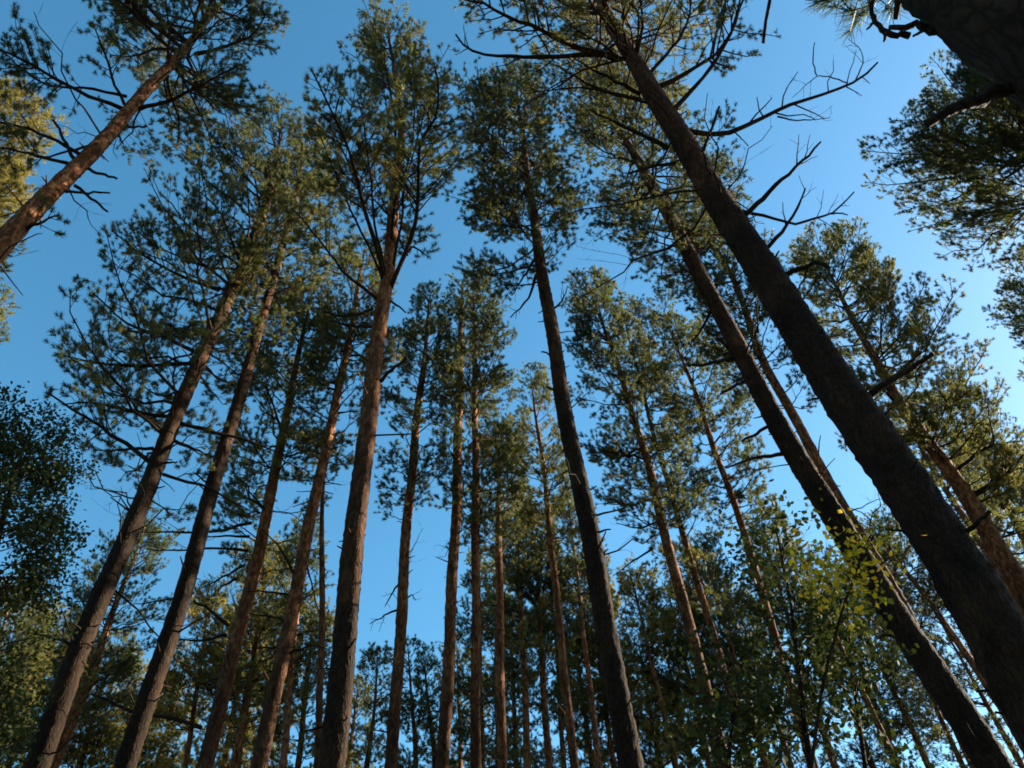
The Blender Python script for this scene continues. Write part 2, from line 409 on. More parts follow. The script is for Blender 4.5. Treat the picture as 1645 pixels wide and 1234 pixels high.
    V, F = tubes(g[3], np.broadcast_to(np.array([0.003, 0.002]), (len(g[3]), 2)), 3); cb.add(V, F, 1)
    TP, TD = [g[5]], [g[6]]
    for a, b in CR.get(key, []): TP.append(a); TD.append(b)
    TP = np.concatenate(TP); TD = unit(np.concatenate(TD) + np.array([0, 0, 0.35]))
    nn = 42 if detail == 2 else 26
    V, F = needles(rng, TP, TD, nn, 0.060 if detail == 2 else 0.072, (0.0030 if key == 'Y' else 0.0063) if detail == 2 else 0.0095, 0.07)
    # tint: own colour of each shoot, patchy by branch clump
    cl = np.sin(TP[:, 0] * 2.1 + seed) * np.sin(TP[:, 1] * 2.3 + seed * 2) * np.sin(TP[:, 2] * 1.9)
    tn = np.clip((0.0 if key == 'Y' else 0.45 + hue) + 0.22 * cl + rng.normal(size=len(TP)) * 0.17, 0, 1)
    cb.add(V, F, 0, np.repeat(tn, nn * 4))
    cb.build("crown", [nmat, M_LIMB], root)
    return root

# key, label, base (x, y), trunk (x, y, z, radius), crown (base z, reach left, reach right, branches, density), hand-placed limbs
TREES = [
    ('A', 'pine leaning across the top left corner with sunlit orange bark patches', (-5.86, 4.6), [(0.0, 0.0, 9.042, 0.147), (0.03, 0.037, 10.311, 0.138), (0.064, 0.079, 12.143, 0.116), (0.086, 0.106, 14.253, 0.108), (0.104, 0.127, 17.147, 0.098), (0.071, 0.087, 21.0, 0.055)], (14.86, 3.11, 1.44, 52, 0.85), [('live', 0.0442, [(0.152, 0.153, 14.213), (0.729, 0.023, 14.225), (1.185, -0.138, 14.264), (1.608, -0.321, 14.321), (1.898, -0.44, 14.325)]), ('live', 0.046, [(0.257, 0.227, 16.987), (0.874, 0.137, 17.151), (1.323, 0.033, 17.328), (1.59, -0.292, 17.693)]), ('live', 0.0433, [(0.025, 0.044, 13.977), (-0.55, -0.18, 14.09), (-0.984, -0.413, 14.21), (-1.347, -0.634, 14.32), (-1.683, -0.787, 14.372), (-2.013, -0.961, 14.441)]), ('live', 0.0345, [(-0.052, 0.01, 14.409), (-0.774, -0.098, 14.6), (-1.47, -0.116, 14.714), (-1.87, -0.346, 15.009), (-2.206, -0.523, 15.259)]), ('live', 0.0345, [(-0.0, 0.015, 12.307), (-0.258, -0.146, 12.379), (-0.675, -0.337, 12.476), (-0.983, -0.406, 12.469), (-1.204, -0.478, 12.465)]), ('live', 0.0338, [(0.021, 0.033, 11.991), (-0.417, -0.037, 12.117), (-0.816, -0.113, 12.247), (-1.042, -0.118, 12.317), (-1.331, -0.119, 12.384)]), ('dead', 0.03, [(0.121, 0.133, 12.097), (0.289, 0.184, 12.054), (0.551, 0.258, 11.991)]), ('dead', 0.0244, [(0.131, 0.125, 11.385), (0.389, 0.163, 11.418), (0.667, 0.202, 11.451)]), ('dead', 0.029, [(0.159, 0.148, 11.605), (0.386, 0.239, 11.462), (0.632, 0.38, 11.276)]), ('dead', 0.0341, [(-0.0, 0.022, 12.144), (-0.161, -0.164, 12.369), (-0.331, -0.365, 12.606)]), ('live', 0.0384, [(0.049, 0.09, 16.208), (0.065, -0.295, 16.668), (-0.019, -0.689, 17.136)]), ('live', 0.034, [(-0.002, 0.04, 14.145), (-0.129, -0.27, 14.322), (-0.196, -0.589, 14.507), (-0.334, -0.98, 14.753)]), ('dead2', 0.0275, [(0.186, 0.198, 16.19), (0.463, 0.6, 15.759), (0.72, 0.915, 15.402), (0.828, 1.33, 14.96)]), ('dead', 0.0267, [(0.035, 0.058, 12.708), (-0.235, 0.103, 12.669), (-0.505, 0.162, 12.619), (-0.683, 0.17, 12.612)]), ('dead', 0.0286, [(0.06, 0.069, 13.792), (0.147, 0.217, 13.666), (0.291, 0.207, 13.674), (0.443, 0.212, 13.67)]), ('dead', 0.0232, [(0.159, 0.153, 13.283), (0.2, 0.246, 13.204), (0.226, 0.275, 13.179)]), ('live', 0.0334, [(0.057, 0.069, 10.217), (0.255, 0.016, 10.328), (0.494, -0.037, 10.439)])]),
    ('B', 'pine rising from the lower left corner, its long feathery branches reaching left over blue sky', (-5.04, 8.18), [(0.0, 0.0, 5.5, 0.147), (-0.055, -0.034, 7.215, 0.133), (-0.067, -0.042, 9.239, 0.129), (-0.084, -0.053, 12.036, 0.133), (-0.04, -0.025, 14.707, 0.13), (-0.076, -0.048, 17.659, 0.102), (-0.393, -0.27, 21.0, 0.039)], (8.79, 2.78, 1.0, 95, 0.68), [('live', 0.0459, [(-0.136, -0.058, 11.968), (-0.907, -0.107, 11.879), (-1.592, -0.231, 11.853), (-2.23, -0.436, 11.897)]), ('live', 0.0455, [(-0.235, -0.121, 14.029), (-0.844, -0.26, 14.235), (-1.69, -0.574, 14.591), (-2.241, -0.917, 14.971)]), ('live', 0.0413, [(-0.17, -0.1, 12.214), (-0.681, -0.396, 12.336), (-1.17, -0.581, 12.362), (-1.674, -1.063, 12.642)]), ('live', 0.0375, [(-0.144, -0.075, 12.884), (-0.655, -0.036, 12.938), (-1.149, 0.029, 12.97), (-1.796, -0.001, 13.084)]), ('live', 0.0377, [(-0.116, -0.056, 10.68), (-0.749, -0.186, 10.704), (-1.308, -0.37, 10.773), (-1.673, -0.384, 10.697)]), ('live', 0.0442, [(-0.139, -0.083, 9.703), (-0.531, -0.264, 9.945), (-1.146, -0.53, 10.26), (-1.671, -0.755, 10.54)]), ('live', 0.0315, [(-0.193, -0.085, 9.99), (-0.633, -0.043, 10.02), (-1.112, -0.016, 10.063)]), ('dead2', 0.0423, [(0.016, -0.017, 10.575), (0.537, 0.169, 10.548), (0.971, 0.355, 10.521), (1.316, 0.554, 10.483)]), ('dead2', 0.0321, [(0.026, -0.008, 10.21), (0.336, 0.015, 10.059), (0.686, 0.059, 9.89)]), ('dead2', 0.0308, [(0.054, 0.011, 9.551), (0.593, 0.206, 9.472), (0.941, 0.409, 9.386), (1.267, 0.627, 9.288)]), ('dead', 0.0222, [(0.013, -0.025, 9.725), (0.218, -0.039, 9.736)]), ('dead', 0.0251, [(-0.112, -0.037, 6.828), (-0.374, -0.111, 6.891), (-0.623, -0.157, 6.931)]), ('live', 0.0361, [(-0.125, -0.055, 15.109), (-0.535, -0.845, 15.915), (-1.159, -1.189, 16.34)]), ('live', 0.0371, [(-0.062, -0.028, 15.612), (0.192, -0.63, 16.257), (-0.051, -1.256, 16.924)])]),
    ('C', 'dark straight pine, second from the left along the bottom edge', (-4.31, 8.6), [(0.0, 0.0, 5.657, 0.128), (-0.017, -0.008, 7.559, 0.125), (-0.079, -0.04, 9.515, 0.126), (-0.162, -0.085, 12.134, 0.105), (-0.242, -0.13, 14.497, 0.095), (-0.334, -0.184, 17.578, 0.082), (-0.574, -0.34, 21.0, 0.031)], (12.86, 1.05, 0.99, 85, 1.0), []),
    ('D', 'pine with bright orange upper trunk and bare horizontal dead branches at left', (-4.69, 11.64), [(0.0, 0.0, 7.045, 0.136), (-0.015, -0.006, 9.99, 0.13), (-0.091, -0.038, 12.595, 0.117), (-0.209, -0.089, 14.756, 0.102), (-0.269, -0.116, 16.709, 0.073), (-0.368, -0.162, 19.0, 0.032)], (10.71, 1.49, 0.95, 80, 0.9), [('dead2', 0.0338, [(-0.222, -0.06, 10.829), (-0.739, -0.066, 10.922), (-1.481, -0.002, 10.955), (-2.158, 0.013, 11.03)]), ('dead2', 0.0344, [(-0.25, -0.059, 11.158), (-0.682, -0.161, 11.114), (-1.098, -0.228, 11.04)]), ('dead2', 0.0408, [(-0.3, -0.056, 11.486), (-0.736, 0.045, 11.444), (-1.301, 0.115, 11.428), (-2.367, 0.089, 11.494)]), ('dead2', 0.0332, [(-0.203, -0.069, 10.506), (-0.625, 0.053, 10.337), (-0.944, 0.135, 10.201)]), ('dead', 0.0362, [(-0.188, -0.056, 9.278), (-0.437, -0.296, 9.418), (-0.718, -0.481, 9.51)]), ('dead2', 0.0359, [(-0.193, -0.047, 9.12), (-0.69, 0.075, 9.082), (-1.16, 0.026, 9.19)]), ('dead', 0.042, [(-0.181, -0.057, 7.545), (-0.577, -0.105, 7.674), (-1.262, -0.134, 7.787), (-1.908, -0.308, 8.023)]), ('dead2', 0.0355, [(-0.078, -0.015, 11.782), (-0.415, -0.186, 11.994), (-0.903, -0.255, 12.118)]), ('dead2', 0.039, [(-0.131, -0.06, 13.809), (-0.313, -0.528, 14.274), (-0.627, -1.003, 14.746)]), ('dead2', 0.0327, [(-0.275, -0.053, 10.229), (-0.628, 0.102, 10.162), (-0.651, 0.227, 10.121)])]),
    ('E', 'reddish pine just left of the big forked central pine, its crown lit yellow green', (-3.63, 10.88), [(0.0, 0.0, 6.657, 0.127), (-0.009, -0.003, 10.024, 0.125), (-0.017, -0.006, 12.668, 0.108), (0.015, 0.005, 15.142, 0.094), (-0.024, -0.008, 17.73, 0.075), (-0.081, -0.028, 20.0, 0.033)], (11.49, 1.1, 0.97, 85, 1.0), [('dead2', 0.0307, [(-0.053, 0.015, 9.663), (-0.302, -0.342, 10.034), (-0.612, -0.547, 10.275)]), ('dead2', 0.0301, [(0.037, 0.028, 9.307), (-0.355, -0.019, 9.413), (-0.824, 0.008, 9.456)]), ('dead2', 0.029, [(0.067, 0.006, 8.722), (-0.135, -0.067, 8.851), (-0.633, -0.114, 8.956)]), ('dead2', 0.0284, [(0.054, -0.009, 8.39), (-0.265, 0.025, 8.427), (-0.663, 0.072, 8.453)]), ('dead2', 0.0261, [(0.043, -0.001, 10.022), (0.16, 0.521, 9.641), (0.239, 0.807, 9.464)]), ('dead2', 0.0283, [(0.097, 0.005, 8.292), (0.42, -0.047, 8.402), (0.687, 0.078, 8.361)])]),
    ('F', 'very thin bare pole-like trunk hugging the left side of the big central pine', (-3.15, 12.11), [(0.0, 0.0, 7.192, 0.066), (-0.307, -0.088, 9.565, 0.064), (-0.644, -0.205, 11.999, 0.055), (-0.878, -0.299, 14.0, 0.026)], (11.59, 0.31, 0.31, 10, 0.7), []),
    ('G', 'big central orange-barked pine whose limbs fork upward into a tall crown', (-1.57, 6.43), [(0.0, 0.0, 4.538, 0.124), (-0.089, -0.023, 7.088, 0.123), (-0.163, -0.044, 9.391, 0.117), (-0.182, -0.05, 11.509, 0.099), (-0.295, -0.087, 14.617, 0.109), (-0.374, -0.115, 16.98, 0.08), (-1.046, -0.458, 22.0, 0.03)], (12.48, 1.53, 1.07, 60, 0.68), [('live', 0.0447, [(-0.114, -0.034, 11.333), (0.109, -0.404, 11.574), (0.325, -0.839, 11.87), (0.38, -1.422, 12.293), (0.392, -1.694, 12.45), (0.701, -1.994, 12.631), (0.748, -2.305, 12.822), (0.673, -2.612, 13.009)]), ('live', 0.0452, [(-0.236, -0.052, 11.511), (-0.262, -0.365, 11.669), (-0.471, -1.054, 12.147), (-0.55, -1.479, 12.401), (-0.668, -1.807, 12.572), (-0.896, -2.294, 12.878), (-1.036, -2.593, 13.024)]), ('live', 0.0365, [(-0.214, -0.054, 11.671), (-0.412, -0.414, 12.143), (-0.597, -0.925, 12.743), (-0.763, -1.159, 13.108), (-1.048, -1.549, 13.605)]), ('live', 0.0334, [(-0.184, -0.05, 12.377), (-0.146, -0.522, 12.879), (0.147, -1.065, 13.441), (0.245, -1.548, 13.952), (0.188, -2.042, 14.473)]), ('live', 0.0273, [(-0.189, -0.052, 11.59), (-0.301, -0.53, 11.933), (-0.338, -1.037, 12.3), (-0.371, -1.608, 12.722), (-0.47, -2.109, 13.083)]), ('live', 0.0277, [(-0.118, -0.056, 11.83), (0.023, -0.518, 12.291), (0.11, -0.986, 12.756), (0.277, -1.385, 13.162), (0.51, -1.928, 13.692)]), ('live', 0.0269, [(-0.207, -0.062, 11.411), (-0.451, -0.462, 11.885), (-0.718, -0.837, 12.336), (-0.944, -1.217, 12.792), (-1.212, -1.747, 13.376)]), ('live', 0.0307, [(-0.277, -0.057, 11.028), (-0.595, -0.363, 11.092), (-0.801, -0.667, 11.154), (-1.039, -1.029, 11.266), (-1.255, -1.345, 11.339)]), ('dead', 0.0346, [(-0.098, -0.045, 9.217), (0.124, -0.231, 9.243), (0.317, -0.385, 9.244)]), ('dead', 0.0258, [(-0.301, -0.07, 10.768), (-0.507, -0.057, 10.669), (-0.792, -0.086, 10.606), (-0.944, -0.181, 10.6)]), ('dead', 0.0251, [(-0.28, -0.052, 10.373), (-0.577, -0.14, 10.317), (-0.801, -0.244, 10.274)]), ('dead', 0.0218, [(-0.107, -0.049, 10.966), (0.015, 0.024, 10.97), (0.109, 0.136, 10.94)]), ('dead', 0.0237, [(0.066, -0.032, 12.204), (-0.029, -0.118, 12.343), (-0.073, -0.275, 12.543)]), ('live', 0.0284, [(0.018, -0.027, 12.199), (0.126, -0.087, 12.382), (0.283, 0.044, 12.402), (0.367, 0.158, 12.436)])]),
    ('H', 'slim pine standing free in the blue gap right of the central pine', (-2.11, 12.51), [(0.0, 0.0, 7.33, 0.116), (-0.117, -0.021, 12.415, 0.114), (-0.098, -0.017, 15.637, 0.102), (-0.04, -0.007, 17.776, 0.071), (-0.056, -0.01, 20.0, 0.026)], (11.79, 0.76, 0.81, 90, 1.0), [('dead2', 0.0282, [(-0.097, -0.032, 10.086), (-0.381, 0.105, 10.034), (-0.669, 0.252, 9.975)]), ('dead2', 0.0292, [(-0.089, -0.032, 10.735), (-0.245, 0.139, 10.656), (-0.467, 0.442, 10.463)]), ('dead2', 0.0229, [(-0.029, 0.028, 10.295), (0.106, -0.013, 10.395), (0.163, 0.119, 10.348)])]),
    ('I', 'thin dark pine trunk directly left of the pine at the centre of the picture', (-1.33, 12.69), [(0.0, 0.0, 7.378, 0.117), (0.068, 0.007, 12.879, 0.124), (0.037, 0.004, 17.961, 0.096), (0.025, 0.003, 21.0, 0.045)], (11.58, 0.53, 0.9, 60, 1.0), []),
    ('J', 'straight vertical pine at the picture centre with a broad dark crown', (-0.81, 12.62), [(0.0, 0.0, 7.322, 0.083), (-0.046, -0.003, 12.781, 0.097), (-0.104, -0.008, 16.829, 0.092), (-0.137, -0.01, 21.0, 0.036)], (10.73, 0.77, 1.12, 90, 1.05), []),
    ('K', 'narrow red-brown pine trunk just right of the centre vertical pine', (-0.51, 15.67), [(0.0, 0.0, 8.683, 0.115), (0.012, 0.0, 13.486, 0.104), (0.026, 0.001, 15.452, 0.088), (0.098, 0.003, 18.0, 0.026)], (13.49, 0.89, 0.89, 60, 1.0), []),
    ('L', 'tall pine right of centre with a clean smooth trunk and dense rounded crown', (0.95, 7.5), [(0.0, 0.0, 4.938, 0.12), (-0.109, 0.012, 7.506, 0.131), (-0.241, 0.023, 10.047, 0.127), (-0.357, 0.028, 13.478, 0.119), (-0.439, 0.03, 16.522, 0.094), (-0.514, 0.03, 22.0, 0.04)], (13.15, 1.98, 0.92, 95, 1.05), [('dead2', 0.0374, [(-0.452, 0.034, 13.297), (-0.54, 0.294, 13.119), (-0.709, 0.471, 13.012), (-0.932, 0.646, 12.906)]), ('dead2', 0.0329, [(-0.449, 0.028, 13.791), (-0.624, 0.258, 13.66), (-0.893, 0.571, 13.459)]), ('dead', 0.0233, [(-0.279, 0.013, 11.024), (-0.491, -0.029, 11.06)]), ('dead', 0.0222, [(-0.247, 0.044, 10.205), (-0.335, 0.028, 10.219), (-0.464, -0.03, 10.268)]), ('dead2', 0.025, [(-0.25, 0.023, 12.161), (-0.065, -0.067, 12.369), (0.022, -0.161, 12.582)])]),
    ('M', 'slim pine between the red-brown trunk and the tall clean-trunked pine', (0.83, 14.72), [(0.0, 0.0, 8.198, 0.096), (-0.073, 0.004, 11.878, 0.094), (-0.132, 0.006, 15.803, 0.071), (-0.304, 0.011, 19.0, 0.026)], (12.25, 0.66, 0.72, 80, 1.0), []),
    ('N', 'small thin pine half hidden behind the foot of the tall clean-trunked pine', (1.67, 19.26), [(0.0, 0.0, 10.212, 0.089), (-0.035, 0.003, 15.02, 0.07), (-0.054, 0.005, 18.0, 0.029)], (13.8, 0.82, 0.91, 60, 1.0), []),
    ('O', 'pine with sunlit right edge and narrow crown, first right of the clean-trunked pine', (2.91, 12.09), [(0.0, 0.0, 6.925, 0.12), (-0.111, 0.026, 10.347, 0.107), (-0.176, 0.04, 13.171, 0.097), (-0.34, 0.072, 15.824, 0.072), (-0.719, 0.129, 20.0, 0.025)], (10.66, 1.21, 0.88, 90, 1.05), [('dead2', 0.0299, [(-0.185, 0.027, 11.582), (-0.544, 0.191, 11.507), (-1.013, 0.124, 11.631)]), ('dead2', 0.0291, [(-0.402, 0.074, 10.96), (-0.753, 0.281, 10.849), (-1.168, 0.531, 10.702)])]),
    ('P', 'thin dark pine crossing close behind the sunlit-edged pine right of centre', (3.56, 13.11), [(0.0, 0.0, 7.359, 0.08), (-0.153, 0.04, 11.378, 0.08), (-0.311, 0.077, 14.973, 0.058), (-0.371, 0.09, 20.0, 0.026)], (10.39, 0.73, 1.1, 80, 1.0), []),
    ('Q', 'stout leaning pine with broken side stubs, just left of the biggest trunk at right', (4.08, 7.24), [(0.0, 0.0, 4.643, 0.163), (-0.243, 0.126, 6.493, 0.165), (-0.507, 0.242, 8.631, 0.15), (-0.777, 0.338, 12.964, 0.152), (-1.126, 0.433, 17.602, 0.133), (-1.734, 0.524, 22.0, 0.048)], (13.21, 1.6, 1.87, 80, 0.9), [('dead', 0.037, [(-0.763, 0.317, 10.831), (-1.111, 0.439, 10.859), (-1.416, 0.513, 10.927)]), ('dead', 0.0312, [(-0.718, 0.3, 10.28), (-0.872, 0.414, 10.313), (-1.058, 0.57, 10.312)]), ('dead', 0.0335, [(-0.627, 0.31, 9.365), (-0.84, 0.358, 9.259), (-1.042, 0.398, 9.158)]), ('dead2', 0.0362, [(-0.604, 0.296, 8.811), (-0.937, 0.292, 8.771), (-1.189, 0.308, 8.713), (-1.401, 0.338, 8.644)]), ('dead2', 0.0349, [(-0.846, 0.336, 12.06), (-0.964, 0.552, 11.942), (-1.186, 0.804, 11.792)]), ('dead', 0.0283, [(-0.779, 0.37, 11.126), (-0.901, 0.249, 11.163), (-0.967, 0.159, 11.174)])]),
    ('R', 'thinner pine running right behind the stout stubby pine, in shade', (5.65, 10.23), [(0.0, 0.0, 5.902, 0.115), (-0.111, 0.06, 8.422, 0.115), (-0.297, 0.153, 10.883, 0.102), (-0.502, 0.247, 14.051, 0.101), (-0.403, 0.203, 17.445, 0.08), (-0.639, 0.304, 21.0, 0.025)], (12.82, 1.5, 1.0, 90, 1.0), []),
    ('S', 'biggest near pine slanting down the right side, black with bare crooked limbs', (3.03, 4.66), [(0.0, 0.0, 4.08, 0.213), (-0.057, 0.036, 5.731, 0.216), (-0.251, 0.145, 8.509, 0.204), (-0.387, 0.21, 11.391, 0.181), (-0.547, 0.275, 14.439, 0.191), (-0.771, 0.348, 18.91, 0.153), (-0.879, 0.376, 24.0, 0.063)], (15.87, 3.2, 2.53, 60, 0.7), [('live', 0.0681, [(-0.854, 0.393, 16.547), (-1.443, 0.264, 16.6), (-1.956, 0.062, 16.717), (-2.256, -0.073, 16.776), (-2.61, -0.226, 16.85), (-2.974, -0.353, 16.902), (-3.211, -0.518, 16.987), (-3.706, -0.622, 17.02)]), ('dead2', 0.0677, [(-0.892, 0.396, 16.428), (-1.105, 0.322, 16.566), (-1.769, 0.354, 16.614), (-2.438, 0.369, 16.676), (-2.902, 0.339, 16.777), (-3.259, 0.364, 16.831), (-3.656, 0.239, 17.013), (-3.799, 0.077, 17.227)]), ('dead2', 0.0458, [(-0.727, 0.343, 14.613), (-1.307, 0.064, 14.721), (-1.809, -0.202, 14.816)]), ('dead2', 0.0452, [(-0.752, 0.345, 14.379), (-1.419, 0.226, 14.569), (-1.777, 0.092, 14.771), (-2.058, -0.048, 14.978)]), ('dead2', 0.0298, [(-0.676, 0.339, 14.225), (-1.426, 0.202, 14.507), (-1.703, 0.209, 14.666), (-2.338, 0.281, 14.768), (-2.643, 0.357, 14.868)]), ('dead2', 0.0446, [(-0.653, 0.326, 12.486), (-0.926, 0.174, 12.528), (-1.363, -0.002, 12.591), (-1.783, -0.216, 12.686)]), ('dead', 0.0345, [(-0.642, 0.329, 12.006), (-1.077, 0.317, 11.885), (-1.318, 0.323, 11.748)]), ('live', 0.044, [(-0.604, 0.301, 16.044), (-0.49, 0.011, 16.358), (-0.41, -0.249, 16.645), (-0.443, -0.472, 16.901), (-0.515, -0.799, 17.247)]), ('live', 0.0418, [(-0.559, 0.274, 15.137), (-0.202, 0.018, 15.461), (0.102, -0.178, 15.734), (0.275, -0.43, 16.055), (0.326, -0.6, 16.305), (0.315, -0.987, 16.741)]), ('live', 0.056, [(-0.54, 0.28, 14.668), (-0.262, 0.26, 14.75), (0.117, 0.119, 14.936), (0.572, -0.052, 15.148), (0.914, -0.362, 15.479), (1.084, -0.696, 15.83), (1.19, -0.996, 16.152)]), ('dead2', 0.0474, [(-0.463, 0.252, 13.504), (-0.222, 0.124, 13.745), (0.225, -0.168, 14.126), (0.561, -0.462, 14.508), (0.813, -0.92, 15.031), (0.949, -1.188, 15.391)]), ('dead2', 0.0546, [(-0.437, 0.228, 12.888), (-0.104, 0.324, 12.9), (0.226, 0.378, 12.948), (0.811, 0.25, 13.151), (1.31, 0.11, 13.364), (1.905, 0.036, 13.522), (2.415, -0.086, 13.72), (2.752, -0.245, 13.949)]), ('dead2', 0.0124, [(1.595, -0.622, 12.182), (1.396, -0.668, 12.286), (1.226, -0.674, 12.358), (1.054, -0.541, 12.309), (0.916, -0.418, 12.27)]), ('dead', 0.013, [(1.377, -0.532, 12.741), (1.344, -0.654, 12.911), (1.41, -0.847, 13.142)]), ('dead2', 0.0123, [(1.677, -0.679, 12.151), (1.824, -0.82, 12.359), (1.82, -0.937, 12.546), (1.68, -1.021, 12.706)]), ('dead2', 0.0168, [(0.705, -0.24, 12.094), (0.933, -0.181, 12.087), (1.199, -0.159, 12.112), (1.451, -0.163, 12.16)]), ('dead', 0.0127, [(0.551, -0.19, 12.211), (0.513, -0.256, 12.333), (0.51, -0.361, 12.488)]), ('dead', 0.0128, [(0.17, -0.023, 12.147), (0.266, 0.066, 12.137), (0.38, 0.169, 12.115)]), ('dead', 0.0338, [(-0.398, 0.231, 11.772), (-0.239, -0.095, 11.918), (-0.107, -0.429, 12.072)]), ('dead', 0.0238, [(-0.321, 0.179, 10.966), (-0.454, -0.082, 11.057), (-0.523, -0.306, 11.117)]), ('dead2', 0.0442, [(-0.263, 0.15, 10.011), (-0.01, -0.079, 10.108), (0.267, -0.31, 10.207), (0.465, -0.48, 10.254), (0.631, -0.67, 10.318)]), ('dead2', 0.0346, [(-0.202, 0.137, 9.269), (0.07, -0.098, 9.382), (0.195, -0.336, 9.497), (0.252, -0.494, 9.545)]), ('dead2', 0.0302, [(-0.273, 0.16, 10.304), (0.02, 0.217, 10.321), (0.487, 0.361, 10.264), (0.784, 0.337, 10.35), (1.037, 0.323, 10.428), (1.194, 0.252, 10.554), (1.346, 0.18, 10.681)]), ('dead', 0.0138, [(0.576, -0.203, 9.484), (0.7, -0.18, 9.53), (0.804, -0.136, 9.559)]), ('dead', 0.0397, [(-0.155, 0.124, 8.753), (0.077, 0.002, 8.725), (0.218, -0.111, 8.691), (0.272, -0.104, 8.553)]), ('dead', 0.0163, [(0.124, -0.009, 8.716), (0.085, 0.117, 8.674), (0.018, 0.253, 8.624)]), ('dead', 0.0375, [(0.003, 0.032, 6.692), (0.183, -0.238, 6.659), (0.398, -0.505, 6.624)]), ('dead', 0.0265, [(0.1, -0.022, 5.134), (0.149, -0.176, 5.134), (0.198, -0.321, 5.126)])]),
    ('T', 'pine with broad olive crown seen right of the biggest slanting trunk', (8.7, 12.05), [(0.0, 0.0, 9.603, 0.215), (0.015, -0.011, 11.889, 0.164), (-0.154, 0.108, 14.778, 0.139), (-0.103, 0.073, 17.281, 0.092), (-0.018, 0.013, 21.0, 0.035)], (11.32, 1.32, 2.2, 95, 1.15), [('live', 0.0559, [(-0.028, 0.039, 12.383), (0.359, -0.111, 12.577), (0.646, -0.237, 12.75), (0.956, -0.277, 12.85), (1.58, -0.289, 12.926)]), ('live', 0.0542, [(0.084, -0.03, 11.788), (0.339, -0.172, 11.822), (0.569, -0.324, 11.864), (1.014, -0.739, 12.13)]), ('dead2', 0.0363, [(0.612, -0.268, 12.108), (0.66, -0.767, 12.6), (0.596, -1.031, 12.891)]), ('dead2', 0.0343, [(0.055, -0.024, 10.733), (0.404, 0.023, 10.824), (0.76, 0.025, 10.953)]), ('live', 0.0414, [(-0.215, 0.134, 14.602), (-0.714, -0.375, 15.103), (-0.749, -0.556, 15.322)])]),
    ('U', 'thin pine trunk squeezed between the biggest slanting trunk and the right edge', (12.56, 17.91), [(0.0, 0.0, 12.777, 0.125), (0.043, -0.031, 14.677, 0.109), (-0.114, 0.079, 17.75, 0.093), (0.019, -0.013, 21.0, 0.041)], (14.49, 1.11, 2.04, 60, 1.0), []),
    ('V', 'slender far pine under the right side of the biggest slanting trunk', (13.91, 22.76), [(0.0, 0.0, 11.789, 0.148), (-0.207, 0.124, 14.461, 0.134), (-0.573, 0.331, 17.109, 0.114), (-1.1, 0.603, 20.0, 0.045)], (15.66, 1.07, 1.92, 60, 0.9), []),
    ('X', 'thin dark pine rising out of the yellow-leaved bushes at lower right', (4.57, 13.18), [(0.0, 0.0, 8.925, 0.093), (0.062, -0.022, 11.321, 0.093), (-0.05, 0.017, 16.219, 0.069), (-0.239, 0.078, 20.0, 0.026)], (12.07, 0.79, 1.09, 90, 1.0), []),
    ('W', 'thin young pine pole leaning in the bright gap at lower right', (6.29, 14.05), [(0.0, 0.0, 7.664, 0.069), (-0.204, 0.088, 10.189, 0.055), (-0.259, 0.11, 12.0, 0.02)], (8.59, 0.37, 0.37, 20, 0.7), []),
    ('B2', 'pine with lit trunk standing close behind the lower left corner pine', (-11.39, 19.05), [(0.0, 0.0, 10.67, 0.224), (0.043, 0.025, 12.509, 0.16), (0.001, 0.001, 14.709, 0.095), (-0.079, -0.048, 18.0, 0.029)], (11.39, 1.3, 1.3, 80, 1.0), []),
    ('a', 'yellow-green pine crown low in the bottom left corner', (-14.9, 22.8), [(0.0, 0.0, 12.508, 0.125), (-0.145, -0.096, 14.858, 0.096), (-0.291, -0.196, 17.0, 0.031)], (12.41, 1.72, 1.53, 70, 1.0), []),
    ('b', 'pine crown cut by the left edge below the dark birch', (-14.47, 20.28), [(0.0, 0.0, 11.352, 0.112), (-0.185, -0.135, 13.421, 0.085), (-0.664, -0.508, 16.0, 0.028)], (11.27, 1.53, 1.36, 70, 1.0), []),
    ('c', 'small far pine top between the two dark trunks at lower left', (-11.39, 23.05), [(0.0, 0.0, 12.47, 0.09), (-0.02, -0.01, 13.673, 0.065), (0.07, 0.034, 15.0, 0.029)], (11.08, 0.92, 0.92, 60, 1.0), []),
    ('EE', 'yellow-green pine behind the orange-trunked pine, lit crown low at left', (-7.27, 19.97), [(0.0, 0.0, 10.907, 0.14), (-0.164, -0.061, 13.507, 0.102), (-0.391, -0.151, 17.0, 0.029)], (11.33, 1.74, 1.39, 90, 1.0), []),
    ('d', 'pine top showing in the gap left of the orange-trunked pine', (-8.74, 20.47), [(0.0, 0.0, 11.197, 0.08), (-0.245, -0.108, 13.284, 0.069), (-0.61, -0.282, 16.0, 0.028)], (10.61, 1.02, 0.85, 70, 1.0), []),
    ('e', 'pine in shade between the reddish pine and the thin pole', (-5.68, 18.63), [(0.0, 0.0, 10.236, 0.101), (-0.262, -0.084, 12.997, 0.08), (-0.591, -0.201, 17.0, 0.028)], (10.95, 0.83, 0.75, 70, 1.0), []),
    ('f', 'young pointed pine low in the gap right of the central trunk', (-4.43, 22.18), [(0.0, 0.0, 11.785, 0.086), (0.032, 0.006, 13.124, 0.063), (-0.026, -0.005, 15.0, 0.019)], (10.09, 0.67, 0.56, 60, 1.1), []),
    ('g', 'young yellowish pine behind the foot of the slim free-standing pine', (-3.07, 22.08), [(0.0, 0.0, 11.68, 0.085), (-0.153, -0.022, 13.003, 0.062), (-0.449, -0.072, 15.0, 0.019)], (10.0, 0.56, 0.63, 60, 1.1), []),
